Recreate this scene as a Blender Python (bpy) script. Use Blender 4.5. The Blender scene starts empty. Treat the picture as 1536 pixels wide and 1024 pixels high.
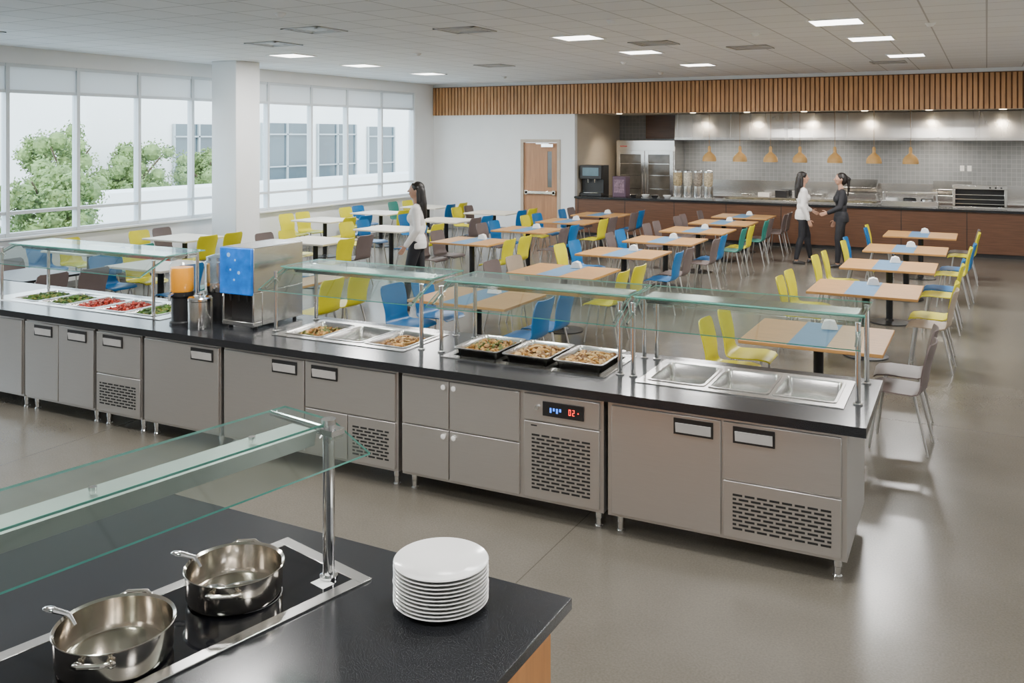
import bpy, bmesh, math, random
from mathutils import Vector, Matrix
random.seed(7)
COL = bpy.context.scene.collection
V = Vector

# ------------------------------------------------------------------ materials
def nt(name):
    m = bpy.data.materials.new(name); m.use_nodes = True
    n = m.node_tree; b = n.nodes['Principled BSDF']
    return m, n, b
def mul(c, f): return (min(1, c[0]*f), min(1, c[1]*f), min(1, c[2]*f), 1)
def M(name, col, rough=.5, metal=0, var=.08, scale=6, stretch=(1, 1, 1), bump=0, coat=0, rvar=0, spec=None):
    m, n, b = nt(name)
    tc = n.nodes.new('ShaderNodeTexCoord'); mp = n.nodes.new('ShaderNodeMapping')
    mp.inputs['Scale'].default_value = stretch
    no = n.nodes.new('ShaderNodeTexNoise'); no.inputs['Scale'].default_value = scale; no.inputs['Detail'].default_value = 4
    cr = n.nodes.new('ShaderNodeValToRGB')
    cr.color_ramp.elements[0].position = .3; cr.color_ramp.elements[1].position = .7
    cr.color_ramp.elements[0].color = mul(col, 1-var); cr.color_ramp.elements[1].color = mul(col, 1+var)
    L = n.links.new
    L(tc.outputs['Object'], mp.inputs['Vector']); L(mp.outputs[0], no.inputs['Vector']); L(no.outputs['Fac'], cr.inputs[0])
    L(cr.outputs[0], b.inputs['Base Color'])
    b.inputs['Roughness'].default_value = rough; b.inputs['Metallic'].default_value = metal
    if coat: b.inputs['Coat Weight'].default_value = coat; b.inputs['Coat Roughness'].default_value = .1
    if spec is not None: b.inputs['Specular IOR Level'].default_value = spec
    if rvar:
        mr = n.nodes.new('ShaderNodeMapRange'); mr.inputs['To Min'].default_value = rough-rvar; mr.inputs['To Max'].default_value = rough+rvar
        L(no.outputs['Fac'], mr.inputs['Value']); L(mr.outputs[0], b.inputs['Roughness'])
    if bump:
        bp = n.nodes.new('ShaderNodeBump'); bp.inputs['Strength'].default_value = bump; bp.inputs['Distance'].default_value = .01
        L(no.outputs['Fac'], bp.inputs['Height']); L(bp.outputs[0], b.inputs['Normal'])
    return m
def emat(name, col, s):
    m, n, b = nt(name)
    b.inputs['Base Color'].default_value = (*col, 1)
    b.inputs['Emission Color'].default_value = (*col, 1); b.inputs['Emission Strength'].default_value = s
    return m
def glassmat(name, tint, refl=.04, k=.45, rough=.02):
    m = bpy.data.materials.new(name); m.use_nodes = True; n = m.node_tree; n.nodes.clear(); L = n.links.new
    o = n.nodes.new('ShaderNodeOutputMaterial'); t = n.nodes.new('ShaderNodeBsdfTransparent'); g = n.nodes.new('ShaderNodeBsdfGlossy')
    t.inputs[0].default_value = (*tint, 1); g.inputs['Roughness'].default_value = rough; g.inputs[0].default_value = (.93, 1, .97, 1)
    mx = n.nodes.new('ShaderNodeMixShader'); fr = n.nodes.new('ShaderNodeLayerWeight'); fr.inputs[0].default_value = .5
    pw = n.nodes.new('ShaderNodeMath'); pw.operation = 'POWER'; pw.inputs[1].default_value = 3.0
    mt = n.nodes.new('ShaderNodeMath'); mt.operation = 'MULTIPLY_ADD'; mt.inputs[1].default_value = k; mt.inputs[2].default_value = refl
    L(fr.outputs['Facing'], pw.inputs[0]); L(pw.outputs[0], mt.inputs[0]); L(mt.outputs[0], mx.inputs[0]); L(t.outputs[0], mx.inputs[1]); L(g.outputs[0], mx.inputs[2]); L(mx.outputs[0], o.inputs[0])
    return m
def brickmat(name, c1, c2, mortar, w, h, ms, rough=.5, plane='xy', offset=0, bumpn=0, freq=2):
    m, n, b = nt(name); L = n.links.new
    tc = n.nodes.new('ShaderNodeTexCoord'); br = n.nodes.new('ShaderNodeTexBrick')
    br.inputs['Scale'].default_value = 1; br.inputs['Brick Width'].default_value = w; br.inputs['Row Height'].default_value = h
    br.inputs['Mortar Size'].default_value = ms; br.inputs['Color1'].default_value = (*c1, 1); br.inputs['Color2'].default_value = (*c2, 1)
    br.inputs['Mortar'].default_value = (*mortar, 1); br.offset = offset; br.offset_frequency = freq
    if plane == 'xz':
        s = n.nodes.new('ShaderNodeSeparateXYZ'); c = n.nodes.new('ShaderNodeCombineXYZ')
        L(tc.outputs['Object'], s.inputs[0]); L(s.outputs[0], c.inputs[0]); L(s.outputs[2], c.inputs[1]); L(c.outputs[0], br.inputs['Vector'])
    else:
        L(tc.outputs['Object'], br.inputs['Vector'])
    L(br.outputs['Color'], b.inputs['Base Color']); b.inputs['Roughness'].default_value = rough
    if bumpn:
        no = n.nodes.new('ShaderNodeTexNoise'); no.inputs['Scale'].default_value = 60; L(tc.outputs['Object'], no.inputs['Vector'])
        bp = n.nodes.new('ShaderNodeBump'); bp.inputs['Strength'].default_value = bumpn; bp.inputs['Distance'].default_value = .01
        L(no.outputs['Fac'], bp.inputs['Height']); L(bp.outputs[0], b.inputs['Normal'])
    return m
def shademat():
    m, n, b = nt('shade_fabric'); L = n.links.new
    b.inputs['Base Color'].default_value = (.82, .84, .85, 1); b.inputs['Roughness'].default_value = .9
    t = n.nodes.new('ShaderNodeBsdfTranslucent'); t.inputs[0].default_value = (.85, .87, .88, 1); mx = n.nodes.new('ShaderNodeMixShader')
    no = n.nodes.new('ShaderNodeTexNoise'); no.inputs['Scale'].default_value = 80; mr = n.nodes.new('ShaderNodeMapRange'); mr.inputs['To Min'].default_value = .2; mr.inputs['To Max'].default_value = .4
    L(no.outputs['Fac'], mr.inputs['Value']); L(mr.outputs[0], mx.inputs[0])
    L(b.outputs[0], mx.inputs[1]); L(t.outputs[0], mx.inputs[2]); L(mx.outputs[0], n.nodes['Material Output'].inputs[0]); return m

def floor_mat():
    m, n, b = nt('polished_concrete'); L = n.links.new
    tc = n.nodes.new('ShaderNodeTexCoord')
    n1 = n.nodes.new('ShaderNodeTexNoise'); n1.inputs['Scale'].default_value = 1.1; n1.inputs['Detail'].default_value = 5; n1.inputs['Roughness'].default_value = .5
    n2 = n.nodes.new('ShaderNodeTexNoise'); n2.inputs['Scale'].default_value = 90; n2.inputs['Detail'].default_value = 3
    cr = n.nodes.new('ShaderNodeValToRGB'); cr.color_ramp.elements[0].position = .2; cr.color_ramp.elements[1].position = .8
    cr.color_ramp.elements[0].color = (.092, .083, .066, 1); cr.color_ramp.elements[1].color = (.135, .123, .101, 1)
    c2 = n.nodes.new('ShaderNodeValToRGB'); c2.color_ramp.elements[0].position = .35; c2.color_ramp.elements[1].position = .65
    c2.color_ramp.elements[0].color = (.88, .88, .88, 1); c2.color_ramp.elements[1].color = (1.08, 1.08, 1.08, 1)
    mx = n.nodes.new('ShaderNodeMixRGB'); mx.blend_type = 'MULTIPLY'; mx.inputs[0].default_value = 1
    br = n.nodes.new('ShaderNodeTexBrick'); br.offset = 0; br.inputs['Scale'].default_value = 1
    br.inputs['Brick Width'].default_value = 4.2; br.inputs['Row Height'].default_value = 4.8; br.inputs['Mortar Size'].default_value = .004
    br.inputs['Color1'].default_value = br.inputs['Color2'].default_value = (1, 1, 1, 1); br.inputs['Mortar'].default_value = (.62, .6, .58, 1)
    mp = n.nodes.new('ShaderNodeMapping'); mp.inputs['Location'].default_value = (2.28, 1.2, 0)
    m2 = n.nodes.new('ShaderNodeMixRGB'); m2.blend_type = 'MULTIPLY'; m2.inputs[0].default_value = 1
    for x in (n1, n2): L(tc.outputs['Object'], x.inputs['Vector'])
    L(tc.outputs['Object'], mp.inputs[0]); L(mp.outputs[0], br.inputs['Vector'])
    L(n1.outputs['Fac'], cr.inputs[0]); L(n2.outputs['Fac'], c2.inputs[0]); L(cr.outputs[0], mx.inputs[1]); L(c2.outputs[0], mx.inputs[2])
    L(mx.outputs[0], m2.inputs[1]); L(br.outputs['Color'], m2.inputs[2]); L(m2.outputs[0], b.inputs['Base Color'])
    mr = n.nodes.new('ShaderNodeMapRange'); mr.inputs['To Min'].default_value = .19; mr.inputs['To Max'].default_value = .29
    L(n1.outputs['Fac'], mr.inputs['Value']); L(mr.outputs[0], b.inputs['Roughness'])
    b.inputs['Specular IOR Level'].default_value = .42
    return m

def granite():
    m, n, b = nt('black_granite'); L = n.links.new
    tc = n.nodes.new('ShaderNodeTexCoord'); no = n.nodes.new('ShaderNodeTexNoise'); no.inputs['Scale'].default_value = 300; no.inputs['Detail'].default_value = 2
    cr = n.nodes.new('ShaderNodeValToRGB'); e = cr.color_ramp.elements
    e[0].position = .45; e[0].color = (.007, .0075, .009, 1); e[1].position = .8; e[1].color = (.055, .058, .066, 1)
    L(tc.outputs['Object'], no.inputs['Vector']); L(no.outputs['Fac'], cr.inputs[0]); L(cr.outputs[0], b.inputs['Base Color'])
    b.inputs['Roughness'].default_value = .17
    return m

FLOOR = floor_mat(); GRAN = granite()
STEEL = M('brushed_steel', (.56, .54, .52), .36, .9, .025, 5, (1, 1, 60), rvar=.012)
STEELX = M('bright_steel', (.66, .65, .63), .21, 1, .04, 5, (40, 1, 1), rvar=.02)
HOODM = M('hood_steel', (.60, .585, .56), .27, 1, .28, 1.3, (1.3, 1, .15), rvar=.06)  # vertical colour streaks painted in for spotlight reflections on the hood
CHROME = M('chrome', (.78, .78, .78), .12, 1, .03)
DARK = M('dark_plastic', (.012, .012, .013), .35, 0, .1)
SLOT = M('painted_slot_shadow', (.008, .008, .008), .7, 0, .1)  # near-black colour painted in as the shade inside the vent slots
WHITEP = M('white_paint', (.82, .82, .81), .6, 0, .02, 3)
WALLW = M('wall_white', (.78, .79, .79), .7, 0, .02, 2)
BEIGE = M('wall_beige', (.56, .49, .39), .7, 0, .03, 2)
CEIL = brickmat('ceiling_tiles', (.79, .80, .82), (.75, .76, .78), (.45, .45, .46), .61, .61, .010, .9, bumpn=.2)
TILE = brickmat('wall_tiles', (.25, .262, .272), (.22, .232, .242), (.35, .355, .36), .10, .10, .004, .25, 'xz')
WOODS = M('slat_wood', (.44, .225, .092), .5, 0, .25, 3, (3, 3, .5))
WOODBACK = M('slat_backing', (.18, .085, .038), .7, 0, .15)
WOODT = M('table_wood', (.43, .225, .075), .45, 0, .16, 4, (1, 10, 1), spec=.3)
WOODW = M('light_laminate', (.58, .52, .42), .4, 0, .06, 4, (1, 8, 1), spec=.35)
WOODD = M('door_wood', (.38, .19, .09), .45, 0, .15, 3, (6, 6, .6))
WOODR = M('bar_wood', (.115, .052, .027), .35, 0, .22, 3, (.8, 1, 14))
WOODO = M('orange_wood', (.50, .22, .07), .4, 0, .15, 3, (8, 8, .7))
FRAMEW = M('window_frame_paint', (.62, .66, .69), .4, 0, .02)
SHADE = shademat()
GLASSW = glassmat('window_glass', (.95, .98, .985), .015, .2)
GLASS = glassmat('guard_glass', (.80, .90, .865), .09, .55)
GEDGE = M('glass_edge', (.12, .40, .33), .15, 0, .1)
YEL = M('yellow_plastic', (.62, .56, .008), .35, 0, .05, spec=.35)
BLU = M('blue_plastic', (.008, .13, .34), .35, 0, .06, spec=.35)
TAU = M('taupe_plastic', (.13, .10, .095), .45, 0, .08, spec=.35)
TEA = M('teal_plastic', (.03, .20, .16), .4, 0, .06, spec=.35)
CRM = M('cream_plastic', (.33, .26, .19), .45, 0, .06, spec=.35)
LEGM = M('chair_leg_metal', (.5, .48, .46), .3, .9, .04)
BLACKM = M('black_metal', (.015, .015, .016), .4, .3, .1)
PORC = M('porcelain', (.80, .80, .785), .18, 0, .01, coat=.4)
MAT_BLUE = M('blue_paper', (.09, .20, .34), .7, 0, .06)
PAPER = M('white_card', (.8, .8, .78), .6, 0, .02)
SKIN = M('skin', (.50, .28, .19), .5, 0, .04)
HAIR = M('black_hair', (.012, .009, .008), .4, 0, .3, 40, (6, 6, 1))
WCLOTH = M('white_cotton', (.78, .75, .72), .8, 0, .04, 12, bump=.2)
BCLOTH = M('black_cloth', (.012, .012, .016), .75, 0, .15, 12, bump=.2)
SHOE = M('dark_shoe', (.02, .017, .015), .4)
LIP = M('lip', (.35, .09, .08), .5)
PENDW = M('pendant_wood', (.62, .36, .12), .5, 0, .1)
PANEL = emat('light_diffuser', (1, .98, .94), 8)
ORANGE = M('orange_juice', (.9, .36, .01), .2, 0, .06)
JUICEG = glassmat('clear_plastic', (.95, .95, .95), .05, .4)
LITBLUE = M('blue_panel', (.006, .14, .60), .25, 0, .3, 9)

# ------------------------------------------------------------------ geometry
def rr(cx, cy, w, d, r, z, n=4):
    pts = []
    for (sx, sy, a0) in ((1, 1, 0), (-1, 1, 90), (-1, -1, 180), (1, -1, 270)):
        for i in range(n+1):
            a = math.radians(a0+90*i/n)
            pts.append(V((cx+sx*(w/2-r)+r*math.cos(a), cy+sy*(d/2-r)+r*math.sin(a), z)))
    return pts
class G:
    def __init__(s): s.bm = bmesh.new(); s.mi = 0
    def f(s, vs):
        try:
            f = s.bm.faces.new(vs); f.material_index = s.mi; return f
        except ValueError: return None
    def box(s, x0, x1, y0, y1, z0, z1, mt=None):
        c = [V((x, y, z)) for z in (z0, z1) for y in (y0, y1) for x in (x0, x1)]
        if mt: c = [mt @ p for p in c]
        v = [s.bm.verts.new(p) for p in c]
        for q in ((0, 2, 3, 1), (4, 5, 7, 6), (0, 1, 5, 4), (2, 6, 7, 3), (0, 4, 6, 2), (1, 3, 7, 5)): s.f([v[i] for i in q])
        return s
    def loft(s, rings, cap0=True, cap1=True, closed=False):
        R = [[s.bm.verts.new(p) for p in r] for r in rings]; n = len(R[0])
        for a, b in zip(R, R[1:]+([R[0]] if closed else [])):
            for i in range(n): s.f([a[i], a[(i+1) % n], b[(i+1) % n], b[i]])
        if not closed:
            if cap0: s.f(list(reversed(R[0])))
            if cap1: s.f(R[-1])
        return s
    def tube(s, pts, r, seg=10, cap=True):
        pts = [V(p) for p in pts]; rs = r if isinstance(r, (list, tuple)) else [r]*len(pts); rings = []
        up = None
        for i, p in enumerate(pts):
            d = (pts[min(i+1, len(pts)-1)]-pts[max(i-1, 0)]).normalized()
            if up is None:
                up = V((0, 0, 1)) if abs(d.z) < .9 else V((1, 0, 0))
            u = d.cross(up).normalized(); w = u.cross(d).normalized(); up = w
            rings.append([p+rs[i]*(math.cos(2*math.pi*k/seg)*u+math.sin(2*math.pi*k/seg)*w) for k in range(seg)])
        return s.loft(rings, cap, cap)
    def cyl(s, p, q, r1, r2=None, seg=16): return s.tube([p, q], [r1, r1 if r2 is None else r2], seg)
    def lathe(s, prof, c=(0, 0, 0), seg=32, closed=False, cap=True):
        rings = [[V((c[0]+max(r, .0004)*math.cos(2*math.pi*k/seg), c[1]+max(r, .0004)*math.sin(2*math.pi*k/seg), c[2]+z)) for k in range(seg)] for r, z in prof]
        return s.loft(rings, cap, cap, closed)
    def ell(s, c, r, seg=16, n=9):
        if not isinstance(r, (tuple, list)): r = (r, r, r)
        rings = []
        for i in range(n+1):
            a = math.pi*(i/n)*.98+.0314; rr_ = math.sin(a)
            rings.append([V((c[0]+r[0]*rr_*math.cos(2*math.pi*k/seg), c[1]+r[1]*rr_*math.sin(2*math.pi*k/seg), c[2]-r[2]*math.cos(a))) for k in range(seg)])
        return s.loft(rings)
    def cap(s, p, q, r1, r2=None, seg=14):
        r2 = r1 if r2 is None else r2
        s.cyl(p, q, r1, r2, seg); s.ell(p, r1, seg, 7); s.ell(q, r2, seg, 7); return s
    def poly(s, pts, ext):
        e = V(ext); return s.loft([[V(p) for p in pts], [V(p)+e for p in pts]])
    def obj(s, name, mats, parent=None, bevel=0, ang=35, flat=False, recalc=True, **pr):
        bm = s.bm
        if recalc: bmesh.ops.recalc_face_normals(bm, faces=bm.faces)
        if not flat:
            for f in bm.faces: f.smooth = True
            for e in bm.edges:
                if len(e.link_faces) == 2 and e.calc_face_angle(0) > math.radians(ang): e.smooth = False
        me = bpy.data.meshes.new(name); bm.to_mesh(me); bm.free()
        for m in (mats if isinstance(mats, (list, tuple)) else [mats]): me.materials.append(m)
        o = bpy.data.objects.new(name, me); COL.objects.link(o)
        if parent: o.parent = parent
        if bevel:
            b = o.modifiers.new('bevel', 'BEVEL'); b.width = bevel; b.segments = 2; b.limit_method = 'ANGLE'
        for k, v in pr.items(): o[k] = v
        return o
def root(name, loc, rz=0, label='', category='', group=None):
    o = bpy.data.objects.new(name, None); COL.objects.link(o); o.empty_display_size = .05
    o.location = loc; o.rotation_euler = (0, 0, rz); o['label'] = label; o['category'] = category
    if group: o['group'] = group
    return o
def copytree(src, loc, rz=None, **pr):
    n = src.copy(); n.location = loc
    if rz is not None: n.rotation_euler = (0, 0, rz)
    COL.objects.link(n)
    def rec(a, b):
        for ch in list(a.children):
            k = ch.copy(); k.parent = b; COL.objects.link(k); rec(ch, k)
    rec(src, n)
    for k, v in pr.items(): n[k] = v
    return n
def glassbox(g, x0, x1, y0, y1, z0, z1, mt=None):
    """sheet: one clear face plus green polished edges"""
    before = set(g.bm.faces)
    g.mi = 0; g.box(x0, x1, y0, y1, z0, z1, mt)
    fs = [f for f in g.bm.faces if f not in before]
    fs.sort(key=lambda f: -f.calc_area())
    for f in fs[2:]: f.material_index = 1
    low = min(fs[:2], key=lambda f: f.calc_center_median().z)
    g.bm.faces.remove(low)

def light(name, typ, loc, energy, size=None, sizey=None, color=(1, 1, 1), rot=(0, 0, 0), parent=None, spot=None):
    l = bpy.data.lights.new(name, typ); l.energy = energy; l.color = color
    if typ == 'AREA':
        l.size = size
        if sizey: l.shape = 'RECTANGLE'; l.size_y = sizey
    if typ == 'SPOT': l.spot_size = spot or 1.2; l.spot_blend = .6; l.shadow_soft_size = .05
    o = bpy.data.objects.new(name, l); COL.objects.link(o); o.location = loc; o.rotation_euler = rot
    if parent: o.parent = parent
    return o

S = dict(kind='structure')
XW = -13.1; YB = 20.34; ZC = 3.8; XR = 5.0; YF = -3.5; YK = 23.4
# ------------------------------------------------------------------ shell
G().box(XW-.2, XR+.2, YF-.2, YK+.2, -.15, 0).obj('floor', FLOOR, flat=True, **S)
G().box(XW-.2, XR+.2, YF-.2, YB+.1, ZC, ZC+.15).obj('ceiling', CEIL, flat=True, **S)
g = G(); g.box(XW-.2, XW, YF, YB+.15, 0, .9); g.box(XW-.2, XW, YF, YB+.15, 3.55, ZC); g.box(XW-.2, XW, 19.45, YB+.15, .9, 3.55); g.box(XW-.2, XW, YF, 1.3, .9, 3.55)
g.obj('wall_left', WALLW, **S)
dx0, dx1, dz = -10.42, -9.42, 2.3
g = G(); g.box(XW, dx0, YB, YB+.15, 0, ZC); g.box(dx1, -8.98, YB, YB+.15, 0, ZC); g.box(dx0, dx1, YB, YB+.15, dz, ZC)
g.obj('wall_back', WALLW, **S)
g = G(); g.box(-8.98, XR, YB, YB+.15, 3.0, ZC); g.obj('trim_1', WALLW, **S)
G().box(XR, XR+.2, YF, YK+.2, 0, ZC).obj('wall_right', WALLW, **S)
G().box(XW, XR, YF-.2, YF, 0, ZC).obj('wall_front', WALLW, **S)
G().box(-8.98, XR, YK, YK+.2, 0, 3.0).obj('wall_kitchen', TILE, **S)
G().box(-9.13, -8.98, YB+.15, YK+.2, 0, 3.0).obj('wall_kitchen_side', BEIGE, **S)
G().box(-9.13, XR, YB+.1501, YK+.2, 3.0, 3.12).obj('ceiling_kitchen', M('soffit_paint', (.6, .56, .49), .7, 0, .02), **S)
# slatted fascia
g = G(); g.mi = 1; g.box(XW+.001, XR, YB-.03, YB, 2.98, 3.72); g.mi = 0
x = XW+.03
while x < XR-.06:
    g.box(x, x+.068, YB-.07, YB-.03, 2.98, 3.70); x += .098
g.obj('trim_2', [WOODS, WOODBACK], flat=True, **S)
# skirting
g = G(); g.box(XW, dx0-.06, YB-.015, YB, 0, .1); g.box(dx1+.06, -8.98, YB-.015, YB, 0, .1); g.obj('baseboard_back', M('grey_vinyl', (.2, .2, .2), .6), **S)
G().box(XW, XW+.015, YF, YB-.016, 0, .1).obj('baseboard_left', bpy.data.materials['grey_vinyl'], **S)
# window sill
G().box(XW, XW+.09, 1.3, 19.45, .87, .905).obj('trim_3', WHITEP, bevel=.004, **S)
# column
G().box(-12.54, -11.94, 12.0, 12.6, 0, ZC).obj('trim_4', WALLW, bevel=.01, **S)
# windows
ys = [1.3, 2.5, 3.7, 4.9, 6.1, 7.3, 8.5, 9.7, 10.9, 12.1, 13.0, 14.1, 15.45, 16.7, 18.05, 19.45]
for i, (a, b) in enumerate(zip(ys, ys[1:])):
    g = G(); g.mi = 0; w = .03
    g.box(XW-.14, XW-.02, a, a+w, .905, 3.55); g.box(XW-.14, XW-.02, b-w, b, .905, 3.55)
    for z0, z1 in ((.905, .96), (1.24, 1.29), (3.10, 3.15), (3.5, 3.55)):
        g.box(XW-.13, XW-.03, a+w, b-w, z0, z1)
    g.mi = 1; g.box(XW-.085, XW-.079, a+w, b-w, .93, 3.52)
    o = g.obj('window_%d' % (i+1), [FRAMEW, GLASSW], flat=True, **S)
    G().box(XW-.055, XW-.05, a+w, b-w, 3.12, 3.52).obj('roller_shade', SHADE, o)
# door
g = G(); g.mi = 0
g.box(dx0-.05, dx0+.03, YB-.03, YB+.12, 0, dz+.05); g.box(dx1-.03, dx1+.05, YB-.03, YB+.12, 0, dz+.05); g.box(dx0+.03, dx1-.03, YB-.03, YB+.12, dz-.03, dz+.05)
dfr = g.obj('door_1', M('door_frame_paint', (.45, .38, .30), .5), bevel=.004, **S)
g = G(); xl, xr = dx0+.035, dx1-.035
g.box(xl, xr-.28, YB+.02, YB+.065, .01, dz-.035); g.box(xr-.16, xr, YB+.02, YB+.065, .01, dz-.035)
g.box(xr-.28, xr-.16, YB+.02, YB+.065, .01, 1.15); g.box(xr-.28, xr-.16, YB+.02, YB+.065, 2.05, dz-.035)
g.obj('door_leaf', WOODD, dfr)
G().box(xr-.28, xr-.16, YB+.03, YB+.05, 1.15, 2.05).obj('vision_panel', M('dark_glass', (.12, .13, .13), .08), dfr)
g = G(); g.box(xl+.05, xr-.05, YB-.05, YB-.01, .98, 1.05); g.box(xl+.04, xl+.12, YB-.05, YB+.02, .96, 1.07); g.box(xr-.12, xr-.04, YB-.05, YB+.02, .96, 1.07)
g.obj('push_bar', CHROME, dfr, bevel=.005)
g = G(); g.box(xr-.42, xr-.1, YB-.05, YB+.02, 2.16, 2.23); g.box(xr-.55, xr-.2, YB-.09, YB-.07, 2.235, 2.25); g.obj('door_closer', CHROME, dfr)
# ------------------------------------------------------------------ exterior
G().box(-90, XW-.3, -30, 110, -.8, -.5).obj('ground', M('pale_paving', (.60, .60, .57), .9, 0, .1, .4), **S)
BW = M('white_render', (.70, .71, .70), .8, 0, .04, .5); BG = M('tinted_windows', (.06, .085, .10), .12, 0, .2, .3)
BF = M('grey_mullion', (.32, .36, .38), .4, 0, .04)
def building(x0, x1, y0, y1, h, wins, label):
    r = root('building', (0, 0, -.5), 0, label, 'building')
    g = G().box(x0, x1, y0, y1, 0, h); g.obj('facade', BW, r, flat=True)
    if wins:
        g = G(); g.mi = 0
        for (a, b, z0, z1) in wins:
            g.mi = 0; g.box(x1, x1+.03, a, b, z0, z1); g.mi = 1
            k = max(2, int((b-a)/1.1))
            for j in range(k+1):
                yy = a+(b-a)*j/k; g.box(x1+.03, x1+.12, yy-.04, yy+.04, z0, z1)
            for zz in (z0, z0+(z1-z0)*.33, z1-.5): g.box(x1+.03, x1+.12, a, b, zz-.03, zz+.03)
        g.obj('glazing', [BG, BF], r, flat=True)
    return r
building(-36, -28, 21, 62, 8.2, [(24.8, 27.3, .7, 3.4), (29.6, 32.8, .6, 3.5), (33.3, 36.2, .6, 3.5), (37.2, 39.5, .6, 3.4), (41, 44, .6, 3.4), (24.8, 27.3, 5, 7.4), (29.6, 36.2, 5, 7.4)], 'white rendered building with tinted window bays')
r = building(-23.5, -22.0, 16.0, 40, 1.3, [], 'low white garden wall block beside the main building')
building(-16.6, -16.3, 4, 40, 1.05, [], 'low white parapet wall outside the windows')
building(-75, -62, -4, 36, 5.0, [(0, 8, 1, 4.0), (12, 20, 1.2, 4.0), (24, 32, 1.2, 4.0)], 'distant pale office block with window bands')
LEAF = M('leaf', (.15, .22, .07), .8, 0, .4, 3); BARK = M('bark', (.10, .07, .045), .9)
def tree(x, y, h, w):
    r = root('tree', (x, y, -.5), random.random()*6, 'leafy green tree outside the windows', 'tree', 'trees outside the windows')
    g = G(); g.tube([(0, 0, 0), (.05, 0, h*.3), (0, .04, h*.6)], [.1, .08, .05], 8)
    for k in range(4):
        a = k*1.6; g.tube([(0, 0, h*.4), (math.cos(a)*w*.3, math.sin(a)*w*.3, h*.7)], [.05, .02], 6)
    g.obj('trunk', BARK, r)
    g = G()
    bl = []
    for k in range(34):
        a = random.random()*6.28; q = random.random()**.5*w*.42
        bl.append((V((math.cos(a)*q, math.sin(a)*q, h*(.25+.62*random.random()*(1-.7*q/w)))), w*(.08+.07*random.random())))
    for c, rad in bl:
        g.ell(c, rad*.75, 8, 5)
        for j in range(150):
            d = V((random.gauss(0, 1), random.gauss(0, 1), random.gauss(0, 1))).normalized(); p = c+d*rad*(.7+.6*random.random())
            u = V((random.gauss(0, 1), random.gauss(0, 1), random.gauss(0, 1))).normalized()*.055; w_ = d.cross(u).normalized()*.034
            g.f([g.bm.verts.new(p-u), g.bm.verts.new(p+w_), g.bm.verts.new(p+u), g.bm.verts.new(p-w_)])
    g.obj('foliage', LEAF, r, flat=True, recalc=False)
for t in ((-19.2, 11.0, 2.5, 2.8), (-19.6, 13.7, 2.7, 2.6), (-21.5, 8.8, 2.7, 3.0), (-25.8, 18.6, 3.7, 2.9), (-26.0, 21.6, 3.4, 2.8), (-30.5, 16.8, 3.2, 3.0), (-25.9, 24.4, 2.8, 2.5), (-36, 13.5, 3.3, 4.0)): tree(*t)

# ------------------------------------------------------------------ ceiling fittings
def panel(x, y, vis=True, e=118):
    r = root('ceiling_light', (x, y, ZC), 0, 'square recessed LED ceiling panel, lit white', 'ceiling light', 'square LED ceiling panels')
    g = G(); a = .30; b = .275
    g.box(-a, a, -a, -b, -.012, 0); g.box(-a, a, b, a, -.012, 0); g.box(-a, -b, -b, b, -.012, 0); g.box(b, a, -b, b, -.012, 0)
    g.obj('frame', WHITEP, r); G().box(-b, b, -b, b, -.008, 0).obj('diffuser', PANEL, r)
    light('panel_lamp', 'AREA', (0, 0, -.02), e, .56, .56, (1, .98, .955), parent=r)
for (x, yy) in ((-10.37, 11.7), (-10.67, 14.0), (-10.8, 16.55), (-4.98, 11.4), (-4.95, 13.85), (-4.88, 16.85), (-1.58, 11.25), (-1.42, 13.4), (-1.2, 16.5),
                (-8.0, 3.2), (-4.6, 3.0), (-1.4, 4.4), (-4.9, 5.0), (2.4, 6.5), (2.4, 11), (2.4, 15.5), (1.4, 1.5), (-2.2, 0.2)):  # this row: unseen panels added out of frame for fill light
    panel(x, yy)
GV = M('diffuser_metal', (.46, .46, .46), .5, .2, .05)
def vent(x, y, w=.6):
    g = G()
    for k, q in enumerate((w/2, w/2*.72, w/2*.44)):
        z = -.012+.003*k
        for (a0, a1, b0, b1) in ((-q, q, -q, -q+.035), (-q, q, q-.035, q), (-q, -q+.035, -q, q), (q-.035, q, -q, q)): g.box(a0, a1, b0, b1, z, 0)
    g.box(-w*.5, w*.5, -w*.5, w*.5, -.003, 0)
    o = g.obj('air_vent', GV, flat=True, label='square grey ceiling air diffuser with stepped rings', category='air vent', group='ceiling air diffusers'); o.location = (x, y, ZC)
for v in ((-5.9, 9.9), (-4.3, 12.6), (-9.3, 10.1), (-11.6, 7.0), (-8.4, 15.2), (-7.6, 9.0), (-1.6, 17.9), (-3.2, 13.9)): vent(*v)
for p in ((-6.9, 7.6), (-3.9, 9.9), (-8.3, 12.4), (-2.7, 12.0), (-5.9, 15.6), (-.6, 11.9), (-9.8, 18.2), (-6.2, 18.6)):
    o = G().lathe([(0, -.045), (.03, -.045), (.045, -.03), (.06, -.01), (.06, 0), (0, 0)], seg=20).obj('smoke_detector', WHITEP, label='small round white ceiling detector', category='detector', group='ceiling detectors'); o.location = (p[0], p[1], ZC)

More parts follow.
